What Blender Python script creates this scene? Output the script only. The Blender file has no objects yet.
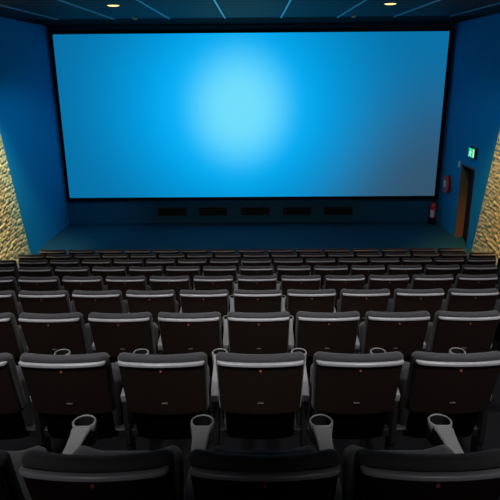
import bpy, bmesh, math, random
from mathutils import Matrix, Vector
random.seed(7)
SC = bpy.context.scene
C = SC.collection
R = math.radians

# ------------------------------------------------------------------ camera
CAM_Z = 4.75
cam_data = bpy.data.cameras.new('camera'); cam = bpy.data.objects.new('camera', cam_data); C.objects.link(cam)
cam_data.sensor_width = 36; cam_data.lens = 570 / 500 * 36; cam_data.clip_end = 100
cam.matrix_world = (Matrix.Translation((0, 0, CAM_Z)) @ Matrix.Rotation(R(0.5), 4, 'Z')
                    @ Matrix.Rotation(R(90 - 17.7), 4, 'X') @ Matrix.Rotation(R(-0.45), 4, 'Z'))
SC.camera = cam

# ------------------------------------------------------------------ world + exposure
w = bpy.data.worlds.new('world'); SC.world = w; w.use_nodes = True
w.node_tree.nodes['Background'].inputs[0].default_value = (0, 0, 0, 1)
w.node_tree.nodes['Background'].inputs[1].default_value = 0
SC.view_settings.view_transform = 'Standard'; SC.view_settings.look = 'None'
SC.view_settings.exposure = 0; SC.view_settings.gamma = 1
SC.cycles.use_denoising = True
SC.cycles.max_bounces = 8

# tuning values of the room's lamps and the added fill lamps
SEAT_LAMP_W = 260         # ceiling spots over the rows
WARM_W = 1600             # wall washers on the relief panels
BLUE_FILL_W = 540              # added blue fill on the side walls
CORNER_FILL_W = 150  # added fill on the fire equipment
REAR_FILL_W = 135  # added fill on the nearest row
DOWN_W = 25              # the two warm downlights before the screen
SCREEN_GAIN = 1.0

# ------------------------------------------------------------------ helpers
def srgb(r, g, b):
    f = lambda c: (c / 255 / 12.92) if c / 255 <= .04045 else ((c / 255 + .055) / 1.055) ** 2.4
    return (f(r), f(g), f(b), 1)

def mat(name, col, rough=.5, metal=0, spec=.5, coat=0, bump=0, bscale=50, var=0, vscale=4, emit=None, estr=1, coords='Object'):
    m = bpy.data.materials.new(name); m.use_nodes = True
    nt = m.node_tree; b = nt.nodes['Principled BSDF']
    b.inputs['Base Color'].default_value = col; b.inputs['Roughness'].default_value = rough
    b.inputs['Metallic'].default_value = metal; b.inputs['Specular IOR Level'].default_value = spec
    b.inputs['Coat Weight'].default_value = coat; b.inputs['Coat Roughness'].default_value = .15
    tc = nt.nodes.new('ShaderNodeTexCoord')
    if var:
        n = nt.nodes.new('ShaderNodeTexNoise'); n.inputs['Scale'].default_value = vscale; n.inputs['Detail'].default_value = 4
        nt.links.new(tc.outputs[coords], n.inputs['Vector'])
        mx = nt.nodes.new('ShaderNodeMix'); mx.data_type = 'RGBA'
        mx.inputs['A'].default_value = [c * (1 - var) for c in col[:3]] + [1]
        mx.inputs['B'].default_value = [min(1, c * (1 + var)) for c in col[:3]] + [1]
        nt.links.new(n.outputs['Fac'], mx.inputs['Factor']); nt.links.new(mx.outputs['Result'], b.inputs['Base Color'])
    if bump:
        n2 = nt.nodes.new('ShaderNodeTexNoise'); n2.inputs['Scale'].default_value = bscale; n2.inputs['Detail'].default_value = 3
        nt.links.new(tc.outputs[coords], n2.inputs['Vector'])
        bp = nt.nodes.new('ShaderNodeBump'); bp.inputs['Strength'].default_value = bump; bp.inputs['Distance'].default_value = .01
        nt.links.new(n2.outputs['Fac'], bp.inputs['Height']); nt.links.new(bp.outputs['Normal'], b.inputs['Normal'])
    if emit:
        b.inputs['Emission Color'].default_value = emit; b.inputs['Emission Strength'].default_value = estr
    return m

def finish(name, bm, m, parent=None, smooth=True, kind=None):
    bmesh.ops.recalc_face_normals(bm, faces=bm.faces)
    me = bpy.data.meshes.new(name); bm.to_mesh(me); bm.free()
    if smooth:
        for p in me.polygons: p.use_smooth = True
        me.set_sharp_from_angle(angle=R(42))
    me.materials.append(m)
    o = bpy.data.objects.new(name, me); C.objects.link(o)
    if parent: o.parent = parent
    if kind: o['kind'] = kind
    return o

def box(bm, x0, x1, y0, y1, z0, z1, bev=0):
    r = bmesh.ops.create_cube(bm, size=1)
    vs = r['verts']
    for v in vs:
        v.co = Vector(((x0 + x1) / 2 + v.co.x * (x1 - x0), (y0 + y1) / 2 + v.co.y * (y1 - y0), (z0 + z1) / 2 + v.co.z * (z1 - z0)))
    if bev:
        es = list({e for v in vs for e in v.link_edges})
        bmesh.ops.bevel(bm, geom=es, offset=bev, segments=2, affect='EDGES', profile=.5)

def cyl(bm, p, r, h, axis='Z', seg=24, r2=None, caps=True):
    m = Matrix.Translation(p)
    if axis == 'X': m = m @ Matrix.Rotation(R(90), 4, 'Y')
    if axis == 'Y': m = m @ Matrix.Rotation(R(90), 4, 'X')
    bmesh.ops.create_cone(bm, cap_ends=caps, segments=seg, radius1=r, radius2=r if r2 is None else r2, depth=h, matrix=m)

def tube(bm, pts, r, seg=8, closed=False):
    rings = []
    n = len(pts); pts = [Vector(p) for p in pts]
    for i, p in enumerate(pts):
        a = pts[(i - 1) % n] if (i > 0 or closed) else p
        b = pts[(i + 1) % n] if (i < n - 1 or closed) else p
        t = (b - a).normalized()
        u = t.cross(Vector((0, 0, 1)));  u = t.cross(Vector((1, 0, 0))) if u.length < .1 else u
        u.normalize(); v = t.cross(u)
        rings.append([bm.verts.new(p + r * (math.cos(k * 2 * math.pi / seg) * u + math.sin(k * 2 * math.pi / seg) * v)) for k in range(seg)])
    for i in range(n if closed else n - 1):
        A, B = rings[i], rings[(i + 1) % n]
        for k in range(seg): bm.faces.new((A[k], A[(k + 1) % seg], B[(k + 1) % seg], B[k]))
    if not closed: bm.faces.new(rings[0]); bm.faces.new(rings[-1])

def lathe(bm, prof, cx=0, cy=0, seg=28):
    """closed ring profile [(r,z)...] swept round a vertical axis"""
    rings = []
    for r, z in prof:
        rings.append([bm.verts.new((cx + r * math.cos(k * 2 * math.pi / seg), cy + r * math.sin(k * 2 * math.pi / seg), z)) for k in range(seg)])
    for i in range(len(prof) - 1):
        A, B = rings[i], rings[i + 1]
        for k in range(seg): bm.faces.new((A[k], A[(k + 1) % seg], B[(k + 1) % seg], B[k]))
    return rings

def rbox(bm, hx, hy, hz, R_, r, fn, nx=8, nz=8, ny=3):
    """slab with outline corner radius R_ and edge rounding r, every vertex passed through fn(x,y,z)"""
    def coords(h, n):
        e = [0, .05, .2, .45, .75, 1]; k = max(r, .0001); a = [-h + k * q for q in e]
        k2 = max(R_, r)
        if k2 > k * 1.2: a += [-h + k + (k2 - k) * .35, -h + k + (k2 - k) * .7, -h + k2]
        last = a[-1]; mid = [last + (-2 * last) * i / n for i in range(1, n)]
        return a + mid + [-q for q in reversed(a)]
    X, Z = coords(hx, nx), coords(hz, nz)
    Y = [-hy + 2 * hy * i / ny for i in range(ny + 1)]
    def place(x, y, z):
        ix = max(-(hx - R_), min(hx - R_, x)); iz = max(-(hz - R_), min(hz - R_, z))
        dx, dz = x - ix, z - iz
        e = min(hx - abs(x), hz - abs(z))
        if abs(dx) > 1e-9 and abs(dz) > 1e-9:
            li, l2 = max(abs(dx), abs(dz)), math.hypot(dx, dz)
            dx *= li / l2; dz *= li / l2; x, z = ix + dx, iz + dz
            e = R_ - li
        if e < 1e-9: y *= (hy - r) / hy
        elif e < r: y = math.copysign(hy - r + math.sqrt(max(0, r * r - (r - e) ** 2)), y)
        return fn(x, y, z)
    cache = {}
    def V(i, j, k):
        key = (i, j, k)
        if key not in cache: cache[key] = bm.verts.new(place(X[i], Y[j], Z[k]))
        return cache[key]
    NX, NY, NZ = len(X) - 1, len(Y) - 1, len(Z) - 1
    for i in range(NX):
        for k in range(NZ):
            for j in (0, NY): bm.faces.new((V(i, j, k), V(i + 1, j, k), V(i + 1, j, k + 1), V(i, j, k + 1)))
    for i in range(NX):
        for j in range(NY):
            for k in (0, NZ): bm.faces.new((V(i, j, k), V(i + 1, j, k), V(i + 1, j + 1, k), V(i, j + 1, k)))
    for k in range(NZ):
        for j in range(NY):
            for i in (0, NX): bm.faces.new((V(i, j, k), V(i, j + 1, k), V(i, j + 1, k + 1), V(i, j, k + 1)))

def tag(o, label, cat, group=None):
    o['label'] = label; o['category'] = cat
    if group: o['group'] = group
    return o

def empty(name, loc=(0, 0, 0), rz=0):
    o = bpy.data.objects.new(name, None); o.empty_display_size = .1; o.location = loc; o.rotation_euler.z = rz; C.objects.link(o)
    return o

def dup(root):
    r = root.copy(); C.objects.link(r)
    for ch in list(root.children):
        c = ch.copy(); C.objects.link(c); c.parent = r
        for g in list(ch.children):
            d = g.copy(); C.objects.link(d); d.parent = c
    return r

# ------------------------------------------------------------------ materials
M = {}
M['fabric'] = mat('grey_upholstery', srgb(56, 56, 60), rough=.85, spec=.25, bump=.25, bscale=350, var=.08, vscale=30)
M['fabric'].node_tree.nodes['Principled BSDF'].inputs['Sheen Weight'].default_value = .15
M['shell'] = mat('brown_black_plastic', (.016, .0095, .008, 1), rough=.42, spec=.45, bump=.05, bscale=120, var=.15, vscale=3)
M['trim'] = mat('highlit_shell_edge', srgb(150, 150, 156), rough=.32, spec=.6, var=.06, vscale=20)  # pale grey paints the overhead highlight on the shell's top edge
M['arm'] = mat('grey_moulded_plastic', srgb(124, 124, 127), rough=.5, spec=.35, bump=.04, bscale=200, var=.04, vscale=10)
M['well'] = mat('black_rubber', (.004, .004, .004, 1), rough=.8, spec=.2)
M['under_shade'] = mat('painted_shade_black', (.0015, .0015, .0015, 1), rough=1, spec=0)  # near-black, paints the shade below the backrests
M['metal'] = mat('black_painted_steel', (.006, .006, .0065, 1), rough=.55)
M['badge'] = mat('red_enamel', srgb(140, 76, 72), rough=.4)
M['plate'] = mat('worn_steel_plate', srgb(120, 112, 108), rough=.4, metal=.6)
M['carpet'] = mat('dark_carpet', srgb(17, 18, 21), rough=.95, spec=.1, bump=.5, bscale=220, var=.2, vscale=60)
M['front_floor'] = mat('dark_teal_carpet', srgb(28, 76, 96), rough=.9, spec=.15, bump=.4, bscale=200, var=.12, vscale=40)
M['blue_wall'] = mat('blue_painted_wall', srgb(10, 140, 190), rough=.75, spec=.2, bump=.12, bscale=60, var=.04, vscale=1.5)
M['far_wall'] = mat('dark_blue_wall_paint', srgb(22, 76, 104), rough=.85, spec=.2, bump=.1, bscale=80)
M['black'] = mat('matt_black_masking', (.003, .003, .004, 1), rough=.9, spec=.1)
M['ceil_dark'] = mat('dark_ceiling_board', srgb(12, 14, 18), rough=.9, spec=.05)
M['rail'] = mat('ceiling_rail_metal', srgb(200, 205, 210), rough=.35, metal=.85)
M['stone'] = mat('sandy_relief_plaster', srgb(222, 202, 152), rough=.9, spec=.15, bump=.6, bscale=40, var=.1, vscale=9)
M['jamb'] = mat('brown_wood_lining', srgb(120, 82, 58), rough=.6, var=.2, vscale=12)
M['door'] = mat('dark_door_paint', srgb(26, 26, 30), rough=.55)
M['red'] = mat('signal_red_paint', srgb(220, 26, 34), rough=.35)
M['white'] = mat('white_plastic', srgb(215, 215, 210), rough=.5)
M['label'] = mat('paper_label', srgb(220, 190, 190), rough=.6)
M['vent'] = mat('vent_dark_metal', srgb(5, 7, 14), rough=.6)

# ceiling board with fine cross grooves
m = bpy.data.materials.new('slatted_ceiling'); m.use_nodes = True; nt = m.node_tree; b = nt.nodes['Principled BSDF']
b.inputs['Roughness'].default_value = .6; b.inputs['Specular IOR Level'].default_value = .15
tc = nt.nodes.new('ShaderNodeTexCoord'); wv = nt.nodes.new('ShaderNodeTexWave'); wv.bands_direction = 'Y'; wv.inputs['Scale'].default_value = .62
nt.links.new(tc.outputs['Object'], wv.inputs['Vector'])
cr = nt.nodes.new('ShaderNodeValToRGB'); cr.color_ramp.elements[0].color = srgb(7, 11, 16); cr.color_ramp.elements[1].color = srgb(26, 38, 50)
cr.color_ramp.elements[0].position = .6; cr.color_ramp.elements[1].position = .95
nt.links.new(wv.outputs['Fac'], cr.inputs[0]); nt.links.new(cr.outputs[0], b.inputs['Base Color'])
bp = nt.nodes.new('ShaderNodeBump'); bp.inputs['Strength'].default_value = .4; bp.inputs['Distance'].default_value = .02
nt.links.new(wv.outputs['Fac'], bp.inputs['Height']); nt.links.new(bp.outputs['Normal'], b.inputs['Normal'])
M['ceiling'] = m

# projected picture on the screen: a soft blue field with a pale spot left of centre (the image being shown)
def screen_material():
    m = bpy.data.materials.new('projected_blue_picture'); m.use_nodes = True; nt = m.node_tree; N = nt.nodes; L = nt.links
    N.clear()
    out = N.new('ShaderNodeOutputMaterial'); em = N.new('ShaderNodeEmission'); L.new(em.outputs[0], out.inputs[0])
    em.inputs['Strength'].default_value = SCREEN_GAIN
    tc = N.new('ShaderNodeTexCoord')
    def blob(cx, cz, rx, rz, p=0.0):
        mp = N.new('ShaderNodeMapping'); mp.inputs['Location'].default_value = (-cx / rx, 0, -cz / rz)
        mp.inputs['Scale'].default_value = (1 / rx, 0, 1 / rz)
        L.new(tc.outputs['Object'], mp.inputs['Vector'])
        ln = N.new('ShaderNodeVectorMath'); ln.operation = 'LENGTH'; L.new(mp.outputs[0], ln.inputs[0])
        sm = N.new('ShaderNodeMapRange'); sm.interpolation_type = 'SMOOTHERSTEP'
        sm.inputs['From Min'].default_value = p; sm.inputs['From Max'].default_value = 1
        sm.inputs['To Min'].default_value = 1; sm.inputs['To Max'].default_value = 0
        L.new(ln.outputs['Value'], sm.inputs['Value'])
        return sm.outputs['Result']
    def mix(a, bcol, fac):
        mx = N.new('ShaderNodeMix'); mx.data_type = 'RGBA'
        if isinstance(a, tuple): mx.inputs['A'].default_value = a
        else: L.new(a, mx.inputs['A'])
        mx.inputs['B'].default_value = bcol; L.new(fac, mx.inputs['Factor'])
        return mx.outputs['Result']
    c = srgb(8, 112, 166)
    c = mix(c, srgb(52, 84, 108), blob(6.0, -2.8, 6.2, 5.8))
    c = mix(c, srgb(0, 176, 252), blob(-.5, .3, 6.3, 5.8))
    c = mix(c, srgb(28, 190, 254), blob(-.45, .3, 3.2, 3.3))
    c = mix(c, srgb(114, 222, 252), blob(-.35, .3, 2.15, 2.4, .1))
    L.new(c, em.inputs['Color'])
    return m
M['screen'] = screen_material()

# ------------------------------------------------------------------ setting
XL, XR, YF, YB, ZC = -6.0, 5.85, 17.8, -4.0, 5.95
ROW0, STEP, DROP, F0 = 1.502, 1.276, .3190, CAM_Z - 2.206
NR = 9
def row_y(n): return ROW0 + STEP * n
def row_z(n): return F0 - DROP * n if n < 8 else 0.0

bm = bmesh.new()
prof = [(YB, row_z(-3))]
for n in range(-3, 8):
    e = row_y(n) + 1.02
    prof += [(e, row_z(n)), (e, row_z(n + 1))]
prof.append((YF + .2, 0))
low = [(YF + .2, -.3), (YB, -.3)]
loop = prof + low
vl = [bm.verts.new((XL - .2, y, z)) for y, z in loop]; vr = [bm.verts.new((XR + .2, y, z)) for y, z in loop]
n = len(loop)
for i in range(n):
    j = (i + 1) % n; bm.faces.new((vl[i], vl[j], vr[j], vr[i]))
bm.faces.new(vl); bm.faces.new(vr)
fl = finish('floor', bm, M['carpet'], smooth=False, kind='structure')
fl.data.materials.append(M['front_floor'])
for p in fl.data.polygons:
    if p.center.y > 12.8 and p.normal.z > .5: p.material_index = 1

def wallbox(name, x0, x1, y0, y1, z0, z1, m):
    bm = bmesh.new(); box(bm, x0, x1, y0, y1, z0, z1); return finish(name, bm, m, smooth=False, kind='structure')
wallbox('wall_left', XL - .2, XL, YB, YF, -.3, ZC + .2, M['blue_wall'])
# right wall with the door opening
DY0, DY1, DZ = 15.05, 16.10, 2.15
bm = bmesh.new()
box(bm, XR, XR + .35, YB, DY0, -.3, ZC + .2); box(bm, XR, XR + .35, DY1, YF, -.3, ZC + .2); box(bm, XR, XR + .35, DY0, DY1, DZ, ZC + .2)
finish('wall_right', bm, M['blue_wall'], smooth=False, kind='structure')
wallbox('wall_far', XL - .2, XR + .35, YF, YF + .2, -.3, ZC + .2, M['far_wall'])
wallbox('wall_back', XL - .2, XR + .35, YB - .2, YB, -.3, ZC + .2, M['far_wall'])
wallbox('ceiling', XL - .2, XR + .35, YB - .2, 15.25, ZC, ZC + .2, M['ceiling'])
wallbox('trim_1', XL - .2, XR + .35, 15.25, YF + .2, ZC, ZC + .2, M['ceil_dark'])
for i, x in enumerate((-3.48, -2.09, -.71, .68, 2.08, 3.48, -4.88, 4.88)):
    bm = bmesh.new(); box(bm, x - .016, x + .016, YB, 15.25, ZC - .022, ZC + .02)
    finish('trim_%d' % (i + 2), bm, M['rail'], smooth=False, kind='structure')
# door
d = empty('door_1', (XR, DY0, 0)); d['kind'] = 'structure'
def part(name, m, parent, boxes, bev=0):
    bm = bmesh.new()
    for q in boxes: box(bm, *q, bev=bev)
    return finish(name, bm, m, parent, smooth=False)
W = DY1 - DY0
part('door_frame', M['jamb'], d, [(.0, .30, W - .04, W - .001, .0, DZ), (.0, .30, .001, .04, .0, DZ), (.0, .30, .04, W - .04, DZ - .04, DZ - .001)])
lf = part('door_leaf', M['door'], d, [(.24, .285, .04, W - .04, .005, DZ - .04)])
part('door_handle', M['plate'], lf, [(.20, .24, .12, .15, 1.0, 1.04), (.20, .215, .12, .27, 1.0, 1.03)], bev=.004)
# relief panels on the side walls, slanted front edge
def relief(name, x, sgn, label, yb, slope, seed):
    rnd = random.Random(seed)
    bm = bmesh.new()
    y_lo, dz, dy = 8.6, .021, .03
    zmin, zmax = 0.0, ZC - .02
    nz = int((zmax - zmin) / dz)
    ny = 250
    jit = {}
    def J(i, j):
        if (i, j) not in jit: jit[(i, j)] = (rnd.uniform(-.28, .28), rnd.uniform(-.25, .25), rnd.uniform(.55, 1))
        return jit[(i, j)]
    CU, CV = .21, .082
    def height(y, z):
        zz = z + .03 * math.sin(y * 3.1)
        j0 = math.floor(zz / CV); best = 0
        for j in (j0 - 1, j0, j0 + 1):
            u = y / CU + .5 * (j % 2); i0 = math.floor(u)
            for i in (i0 - 1, i0, i0 + 1):
                a, b_, s = J(i, j)
                du = (u - (i + .5 + a * .6)) / .62; dv = (zz / CV - (j + .5 + b_)) / .68
                q = 1 - du * du - dv * dv
                if q > 0: best = max(best, s * math.sqrt(q))
        return best
    grid = []
    for k in range(nz + 1):
        z = zmin + (zmax - zmin) * k / nz
        ye = yb - slope * z
        row = []
        for i in range(ny + 1):
            y = y_lo + (ye - y_lo) * i / ny
            edge = min(1, (ny - i) / 3)
            row.append(bm.verts.new((x + sgn * (.05 + .036 * height(y, z) * edge), y, z)))
        grid.append(row)
    for k in range(nz):
        for i in range(ny): bm.faces.new((grid[k][i], grid[k][i + 1], grid[k + 1][i + 1], grid[k + 1][i]))
    back = []
    for (k, i) in [(0, 0), (0, ny), (nz, ny), (nz, 0)]:
        v = grid[k][i].co; back.append(bm.verts.new((x + sgn * .002, v.y, v.z)))
    bm.faces.new([grid[k][ny] for k in range(nz + 1)] + [back[2], back[1]])
    bm.faces.new([grid[0][i] for i in range(ny + 1)] + [back[1], back[0]])
    bm.faces.new([grid[nz][i] for i in range(ny + 1)] + [back[2], back[3]])
    o = finish(name, bm, M['stone'], kind='structure')
    return o
relief('wall_left_relief', XL, 1, '', 14.37, .25, 3)
relief('wall_right_relief', XR, -1, '', 14.58, .254, 5)

# ------------------------------------------------------------------ screen
t = empty('cinema_screen', (-.09, 17.68, 3.30))
tag(t, 'wide glowing blue cinema screen in a black frame on the far wall', 'screen')
SX, SZ = 5.76, 2.425
bm = bmesh.new(); box(bm, -SX, SX, -.01, .015, -SZ, SZ)
finish('screen_surface', bm, M['screen'], t, smooth=False)
part('screen_frame', M['black'], t, [(-SX - .10, -SX, -.03, .05, -SZ - .10, SZ + .10), (SX, SX + .12, -.03, .05, -SZ - .10, SZ + .10),
     (-SX, SX, -.03, .05, SZ, SZ + .10), (-SX, SX, -.03, .05, -SZ - .10, -SZ)])
# dark vents under the screen
v0 = empty('wall_vent', (-2.64, YF - .012, .24))
part('vent_frame', M['vent'], v0, [(-.46, .46, 0, .012, .0, .27)])
part('vent_slats', M['black'], v0, [(-.43, .43, -.008, .0, .03 + .045 * k, .05 + .045 * k) for k in range(5)])
for i, x in enumerate((-2.64, -1.335, .03, 1.36, 2.68)):
    v = v0 if i == 0 else dup(v0); v.location.x = x
    tag(v, 'dark slot vent low on the wall below the screen, %s of five from the left' % ['first', 'second', 'third', 'fourth', 'fifth'][i], 'vent', 'vents under the screen')

# ------------------------------------------------------------------ lamps that show in the ceiling
l0 = empty('ceiling_downlight', (-2.75, 12.1, ZC))
bm = bmesh.new(); lathe(bm, [(.12, 0), (.155, 0), (.155, -.008), (.14, -.012), (.12, -.008), (.12, 0)]); finish('bezel', bm, M['metal'], l0)
bm = bmesh.new(); rr = lathe(bm, [(.119, -.002), (.11, -.014), (.08, -.022), (.04, -.026)]); bm.faces.new(rr[-1]); bm.faces.new(rr[0])
warm = mat('warm_lamp_glass', srgb(255, 240, 200), emit=srgb(255, 215, 140), estr=1.8)
finish('lamp_glass', bm, warm, l0)
ld = bpy.data.lights.new('downlight', 'SPOT'); ld.energy = DOWN_W; ld.spot_size = R(120); ld.spot_blend = .8; ld.color = (1, .66, .38); ld.shadow_soft_size = .12
lo = bpy.data.objects.new('lamp_light', ld); C.objects.link(lo); lo.parent = l0; lo.location = (0, 0, -.06)
for i, x in enumerate((-2.75, 2.71)):
    l = l0 if i == 0 else dup(l0); l.location = (x, 12.1 if i == 0 else 12.25, ZC)
    tag(l, 'warm round downlight glowing in the ceiling, %s of the screen' % ('above the left half', 'above the right half')[i], 'ceiling light', 'ceiling downlights')
s0 = None
for i, (x, y) in enumerate(((-2.9, 15.0), (2.45, 15.0))):
    if s0 is None:
        s0 = empty('smoke_detector'); bm = bmesh.new(); rr = lathe(bm, [(.06, 0), (.06, -.02), (.045, -.045), (.02, -.05)]); bm.faces.new(rr[0]); bm.faces.new(rr[-1])
        finish('housing', bm, M['white'], s0); s = s0
    else: s = dup(s0)
    s.location = (x, y, ZC)
    tag(s, 'tiny round smoke detector on the ceiling edge over the screen, %s one' % ('left', 'right')[i], 'smoke detector', 'smoke detectors')

# spots in the ceiling above the rows, wall washers and added fill lamps (overhead, out of the picture)
def spot(name, loc, target, watts, size, blend, col, rad=.08, label=None, group=None, cat='ceiling light'):
    t = empty(name, loc)
    d = (Vector(target) - Vector(loc)).normalized()
    q = d.to_track_quat('-Z', 'Y')
    bm = bmesh.new(); lathe(bm, [(.06, .0), (.10, .0), (.11, -.03), (.085, -.03), (.06, 0)])
    finish('bezel', bm, M['metal'], t)
    ld = bpy.data.lights.new(name, 'SPOT'); ld.energy = watts; ld.spot_size = R(size); ld.spot_blend = blend; ld.color = col; ld.shadow_soft_size = rad
    lo = bpy.data.objects.new('lamp_light', ld); C.objects.link(lo); lo.parent = t; lo.location = (0, 0, -.05)
    lo.rotation_euler = q.to_euler()
    return t
SPOTS = []
for y, tilt, size, wt in ((.6, 50, 62, 1.3), (3.4, 14, 80, .8), (5.6, 10, 76, .45), (8.0, 5, 70, .08)):
    for x in (-3.6, -1.2, 1.2, 3.6):
        k = .65 if abs(x) > 2 else 1.0
        s = spot('ceiling_spotlight', (x, y, ZC), (x * .95, y + 3 * math.tan(R(tilt)), ZC - 3), SEAT_LAMP_W * wt * k, size, .7, (1, .97, .94), rad=.10)
        SPOTS.append(s)
        tag(s, 'small black ceiling spotlight shining down on the seat rows', 'ceiling light', 'spotlights over the seats')
for x in (-1.6, 1.6):
    s = spot('rear_fill_lamp', (x, -1.9, ZC), (x * .9, 1.4, 3.5), REAR_FILL_W, 42, 1, (1, .98, .96), rad=.12)  # unseen lamp added to keep the nearest row from going black
    tag(s, 'dim unseen fill lamp added behind to brighten the nearest seats', 'ceiling light', 'added rear fill lamps')
for side, x, wc, bw in (('left', XL, (1, .84, .5), 1.6), ('right', XR, (1, .62, .20), .65)):
    sg = 1 if side == 'left' else -1
    for y in (8.6, 11.0):
        s = spot('wall_washer', (x + sg * 1.0, y, ZC), (x - sg * .25, y + 1.9, 1.9), WARM_W, 50, .9, wc, rad=.08)
        tag(s, 'ceiling wall washer shining down the %s relief panel' % side, 'ceiling light', 'warm washers along the %s wall' % side)
    s = spot('blue_fill_lamp', (x + sg * 3.0, 10.6, ZC), (x, 16.4, 1.6), BLUE_FILL_W * bw, 46, .8, (.0, .64, 1), rad=.2)  # added lamp without a known source, lifts the blue of the side wall
    tag(s, 'added blue fill lamp aimed at the %s wall beside the screen' % side, 'ceiling light')
s = spot('corner_fill_lamp', (4.2, 10.7, ZC), (5.75, 17.1, .8), CORNER_FILL_W, 17, .9, (1, .75, .55), rad=.03)  # added lamp so the red equipment shows under the blue light
tag(s, 'narrow added fill lamp aimed at the fire equipment in the right corner', 'ceiling light')

# ------------------------------------------------------------------ safety things by the right wall
t = empty('exit_sign', (XR, 15.27, 2.40))
tag(t, 'lit green exit sign with running figure above the side door', 'exit sign')
part('housing', M['metal'], t, [(-.07, .0, -.23, .23, .02, .30)], bev=.008)
green = mat('lit_green_sign', srgb(10, 190, 90), emit=srgb(15, 190, 110), estr=.8)
wlit = mat('lit_white_sign', srgb(230, 255, 240), emit=srgb(190, 240, 215), estr=.9)
part('sign_face', green, t, [(-.078, -.07, -.21, .21, .04, .28)])
bm = bmesh.new()
for q in ((-.085, -.078, -.19, -.12, .06, .26),): box(bm, *q)     # doorway
cyl(bm, (-.081, .055, .235), .022, .006, 'X', 14)                   # head
def quad(pts):
    a = [bm.verts.new((-.084, p[0], p[1])) for p in pts]; b_ = [bm.verts.new((-.078, p[0], p[1])) for p in pts]
    bm.faces.new(a); bm.faces.new(b_)
    for i in range(len(pts)): bm.faces.new((a[i], a[(i + 1) % len(pts)], b_[(i + 1) % len(pts)], b_[i]))
quad([(.06, .21), (.02, .20), (.05, .13), (.09, .14)])              # trunk
quad([(.05, .14), (.0, .10), (-.03, .06), (-.01, .05), (.03, .085), (.08, .125)])
quad([(.09, .14), (.10, .10), (.16, .07), (.16, .05), (.085, .085), (.06, .13)])
quad([(.02, .20), (-.03, .17), (-.03, .155), (.03, .18)])
quad([(.06, .205), (.12, .17), (.12, .155), (.05, .185)])
finish('running_figure', bm, wlit, t, smooth=False)

t = empty('hose_reel', (XR, 16.98, 1.38))
tag(t, 'round red fire hose reel on the blue wall beside the screen', 'hose reel')
bm = bmesh.new(); cyl(bm, (-.09, 0, 0), .27, .02, 'X', 32); cyl(bm, (-.03, 0, 0), .27, .02, 'X', 32); finish('reel_disc', bm, M['red'], t)
bm = bmesh.new()
for k in range(5):
    rr_ = .20 - .006 * (k % 2); tube(bm, [(-.045 - .009 * k, rr_ * math.cos(a * math.pi / 12), rr_ * math.sin(a * math.pi / 12)) for a in range(24)], .011, closed=True)
finish('hose', bm, M['well'], t)
bm = bmesh.new(); cyl(bm, (-.06, 0, 0), .05, .10, 'X', 20); finish('hub', bm, M['white'], t)
part('wall_bracket', M['metal'], t, [(-.02, 0, -.05, .05, -.12, .12)])
part('instruction_label', M['white'], t, [(-.106, -.10, -.02, .15, -.10, .10)])

t = empty('fire_extinguisher', (5.60, 17.45, 0))
tag(t, 'red fire extinguisher on a black stand in the right corner by the screen', 'fire extinguisher')
bm = bmesh.new(); rr = lathe(bm, [(.02, .20), (.085, .21), (.095, .24), (.095, .60), (.08, .655), (.035, .69), (.03, .71)]); bm.faces.new(rr[0]); bm.faces.new(rr[-1])
finish('cylinder', bm, M['red'], t)
bm = bmesh.new(); cyl(bm, (0, 0, .725), .028, .05); box(bm, -.015, .015, -.10, .03, .745, .76); box(bm, -.012, .012, -.09, .02, .775, .79)
finish('valve', bm, M['metal'], t, smooth=False)
bm = bmesh.new(); tube(bm, [(.03, -.01, .73), (.09, -.02, .72), (.125, -.03, .62), (.12, -.03, .42), (.11, -.03, .34)], .012); finish('hose', bm, M['well'], t)
bm = bmesh.new()
rings = []
for z in (.26, .48):
    rings.append([bm.verts.new((.097 * math.cos(a), .097 * math.sin(a), z)) for a in [math.pi + .35 + i * .17 for i in range(9)]])
for i in range(8): bm.faces.new((rings[0][i], rings[0][i + 1], rings[1][i + 1], rings[1][i]))
finish('paper_label', bm, M['label'], t)
bm = bmesh.new(); rr = lathe(bm, [(.14, 0), (.14, .03), (.105, .05), (.105, .22), (.09, .22), (.09, .06)]); bm.faces.new(rr[0]); bm.faces.new(rr[-1]); finish('stand', bm, M['well'], t)

bm = bmesh.new(); box(bm, -.03, 0, -.05, .05, -.09, .09, bev=.006)
o = finish('wall_sensor', bm, M['white'], smooth=False); o.location = (XR, 16.24, 2.10)
tag(o, 'small pale box on the blue wall at the door top corner', 'sensor')

# ------------------------------------------------------------------ the seats
P = .547
def lean(z): return .27 * (1 - z)
def curve(x): return .031 * (x / .232) ** 2
def taper(z): return 1 - .05 * max(0, 1 - z) / .6

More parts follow.
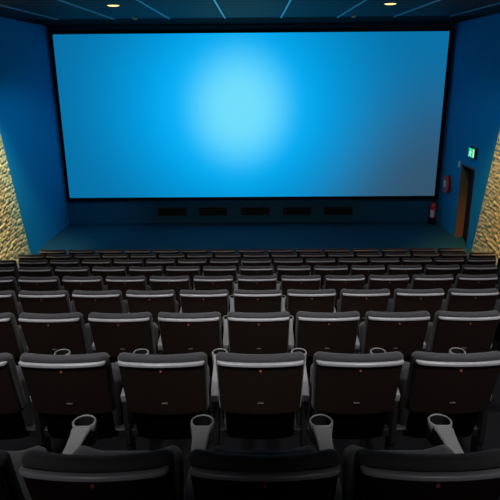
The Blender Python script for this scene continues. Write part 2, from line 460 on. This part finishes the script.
def make_seat():
    root = empty('cinema_chair')
    # backrest cushion
    cz, hz = .802, .221
    def f(x, y, z):
        Z = z + cz
        X = x * taper(Z)
        Y = lean(Z) + .032 + y + curve(x)
        if y > 0: Y += .006 * (abs(x) / .24) ** 3 + .04 * max(0, .80 - Z)   # side wings, thicker lumbar
        return Vector((X, Y, Z))
    bm = bmesh.new(); rbox(bm, .250, .034, hz, .042, .030, f, nx=14, nz=12, ny=4)
    cu = finish('backrest', bm, M['fabric'], root)
    # plastic shell on the rear
    cz2, hz2 = .796, .194
    def g(x, y, z):
        Z = z + cz2; return Vector((x * taper(Z), lean(Z) - .006 + y + curve(x), Z))
    bm = bmesh.new(); rbox(bm, .239, .014, hz2, .03, .009, g, nx=14, nz=10, ny=2)
    sh = finish('rear_shell', bm, M['shell'], root)
    def lc(x, y, z):
        Z = z + .50; return Vector((x * taper(Z), lean(Z) + .026 + y + curve(x), Z))
    bm = bmesh.new(); rbox(bm, .215, .012, .14, .03, .009, lc, nx=8, nz=4, ny=2)
    finish('shade_panel', bm, M['under_shade'], root)  # black sheet added in place of the shade under the backrest
    # lip along the top of the shell, overhead highlight put into its pale grey
    def h(x, y, z):
        return Vector((x, lean(.99) - .024 + y + curve(x) + (.012 * max(0, (abs(x) - .222) / .018)), .988 + z - .004 * (x / .232) ** 2))
    bm = bmesh.new(); rbox(bm, .240, .013, .0105, .010, .007, h, nx=18, nz=2, ny=2)
    finish('top_lip', bm, M['trim'], root)
    # number badge and lower clip
    bm = bmesh.new(); cyl(bm, (0, lean(.945) - .023, .945), .0072, .006, 'Y', 14); finish('number_badge', bm, M['badge'], sh)
    bm = bmesh.new(); box(bm, -.018, .018, lean(.70) - .026, lean(.70) - .018, .696, .704, bev=.002); finish('clip', bm, M['plate'], sh, smooth=False)
    # folded-up seat: cushion faces the backrest, shell outside
    a = R(15); sy, sz = .385, .530
    def place(x, y, z):   # y across thickness, z along the pan
        z2 = z + (.022 * max(0, min(1, (abs(x) - .11) / .07)) if z > .12 and y < .02 else 0)
        Y = sy + y * math.cos(a) + z2 * math.sin(a); Z = sz + z2 * math.cos(a) - y * math.sin(a)
        return Vector((x, Y, Z))
    def s1(x, y, z):
        yy = y - (.02 * max(0, min(1, (abs(x) - .12) / .08)) if y < 0 else 0)
        return place(x, yy, z)
    bm = bmesh.new(); rbox(bm, .226, .045, .21, .05, .038, s1, nx=14, nz=8, ny=4); pan = finish('seat_cushion', bm, M['fabric'], root)
    def s2(x, y, z): 
        return Vector((x, sy + (y + .052) * math.cos(a) + z * math.sin(a), sz + z * math.cos(a) - (y + .052) * math.sin(a)))
    bm = bmesh.new(); rbox(bm, .215, .012, .19, .04, .008, s2, nx=6, nz=6, ny=2); finish('seat_shell', bm, M['shell'], root)
    bm = bmesh.new(); cyl(bm, (0, .345, .43), .022, .47, 'X', 16); finish('hinge_bar', bm, M['metal'], root)
    make_arm(root, P / 2)
    # feet and cross beam
    bm = bmesh.new(); box(bm, -P / 2 + .02, P / 2 - .02, .25, .31, .34, .39, bev=.004); finish('cross_beam', bm, M['metal'], root, smooth=False)
    return root

def make_arm(root, x):
    # moulded arm: annular cup rim in front, tapering arm behind
    cy, zt = .765, .657
    bm = bmesh.new()
    lathe(bm, [(.043, zt - .012), (.0455, zt - .003), (.048, zt), (.052, zt - .001), (.0555, zt - .006), (.0555, zt - .03), (.050, zt - .105), (.044, zt - .112), (.04, zt - .112), (.043, zt - .012)], x, cy, 36)
    # arm body lofted along y
    st = [(.21, .018, .034), (.22, .021, .050), (.30, .0275, .055), (.45, .030, .060), (.61, .033, .066), (.67, .0375, .074), (.705, .043, .085), (cy - .046 + .012, .0385, .10)]
    rings = []
    for y, hw, dep in st:
        e = .006
        ring = [(-hw + e, zt - .0007), (hw - e, zt - .0007), (hw, zt - .0007 - e), (hw * .86, zt - dep), (-hw * .86, zt - dep), (-hw, zt - .0007 - e)]
        if y > .71:   # stop against the cup wall: only a stub under the rim
            ring = [(-hw + e, zt - .003), (hw - e, zt - .003), (hw, zt - .01), (hw * .86, zt - dep), (-hw * .86, zt - dep), (-hw, zt - .01)]
        rings.append([bm.verts.new((x + a, y, z)) for a, z in ring])
    for A, B in zip(rings, rings[1:]):
        for k in range(6): bm.faces.new((A[k], A[(k + 1) % 6], B[(k + 1) % 6], B[k]))
    bm.faces.new(rings[0]); bm.faces.new(rings[-1])
    arm = finish('armrest', bm, M['arm'], root)
    bm = bmesh.new(); rr = lathe(bm, [(.0445, zt - .004), (.0425, zt - .01), (.039, zt - .108)], x, cy, 28); bm.faces.new(rr[-1])
    finish('cup_holder', bm, M['well'], arm)
    bm = bmesh.new(); box(bm, x - .016, x + .016, .22, .40, .30, .615, bev=.006); box(bm, x - .018, x + .018, .24, .34, .012, .31, bev=.004); box(bm, x - .03, x + .03, .17, .45, 0, .014, bev=.003)
    finish('support_leg', bm, M['metal'], root, smooth=False)

proto = make_seat()
ORD = ['first', 'second', 'third', 'fourth', 'fifth', 'sixth', 'seventh', 'eighth', 'ninth', 'tenth', 'eleventh', 'twelfth', 'thirteenth', 'fourteenth', 'fifteenth', 'sixteenth', 'seventeenth']
rowname = ['nearest row', 'second row from the camera', 'third row from the camera', 'fourth row from the camera', 'fifth row from the camera',
           'sixth row from the camera', 'third row from the screen', 'second row from the screen', 'front row by the screen']
spans = [(-2, 1), (-3, 2), (-4, 3), (-5, 5), (-6, 6), (-7, 7), (-8, 8), (-8, 8), (-7, 7)]
first = True
rnd = random.Random(11)
for n, (k0, k1) in enumerate(spans):
    for i, k in enumerate(range(k0, k1 + 1)):
        s = proto if first else dup(proto); first = False
        if n < 8:
            s.location = (.028 + k * P, row_y(n), row_z(n)); s.scale = (1, 1, 1)
        else:
            s.location = (-.07 + k * .617, row_y(n), .0); s.scale = (.617 / P, 1, 1)
        colr = 'dark grey cinema seat'
        if n == 8: colr = 'wide dark cinema seat'
        side = '%s from the left' % ORD[i] if i else 'leftmost'
        if k == k1: side = 'rightmost'
        tag(s, '%s in the %s, %s' % (colr, rowname[n], side), 'cinema seat', 'cinema seats in rows')
        if n >= 7 and k == k0:
            # the aisle end has its own armrest
            make_arm(s, -P / 2)
print('seats', sum(b - a + 1 for a, b in spans))
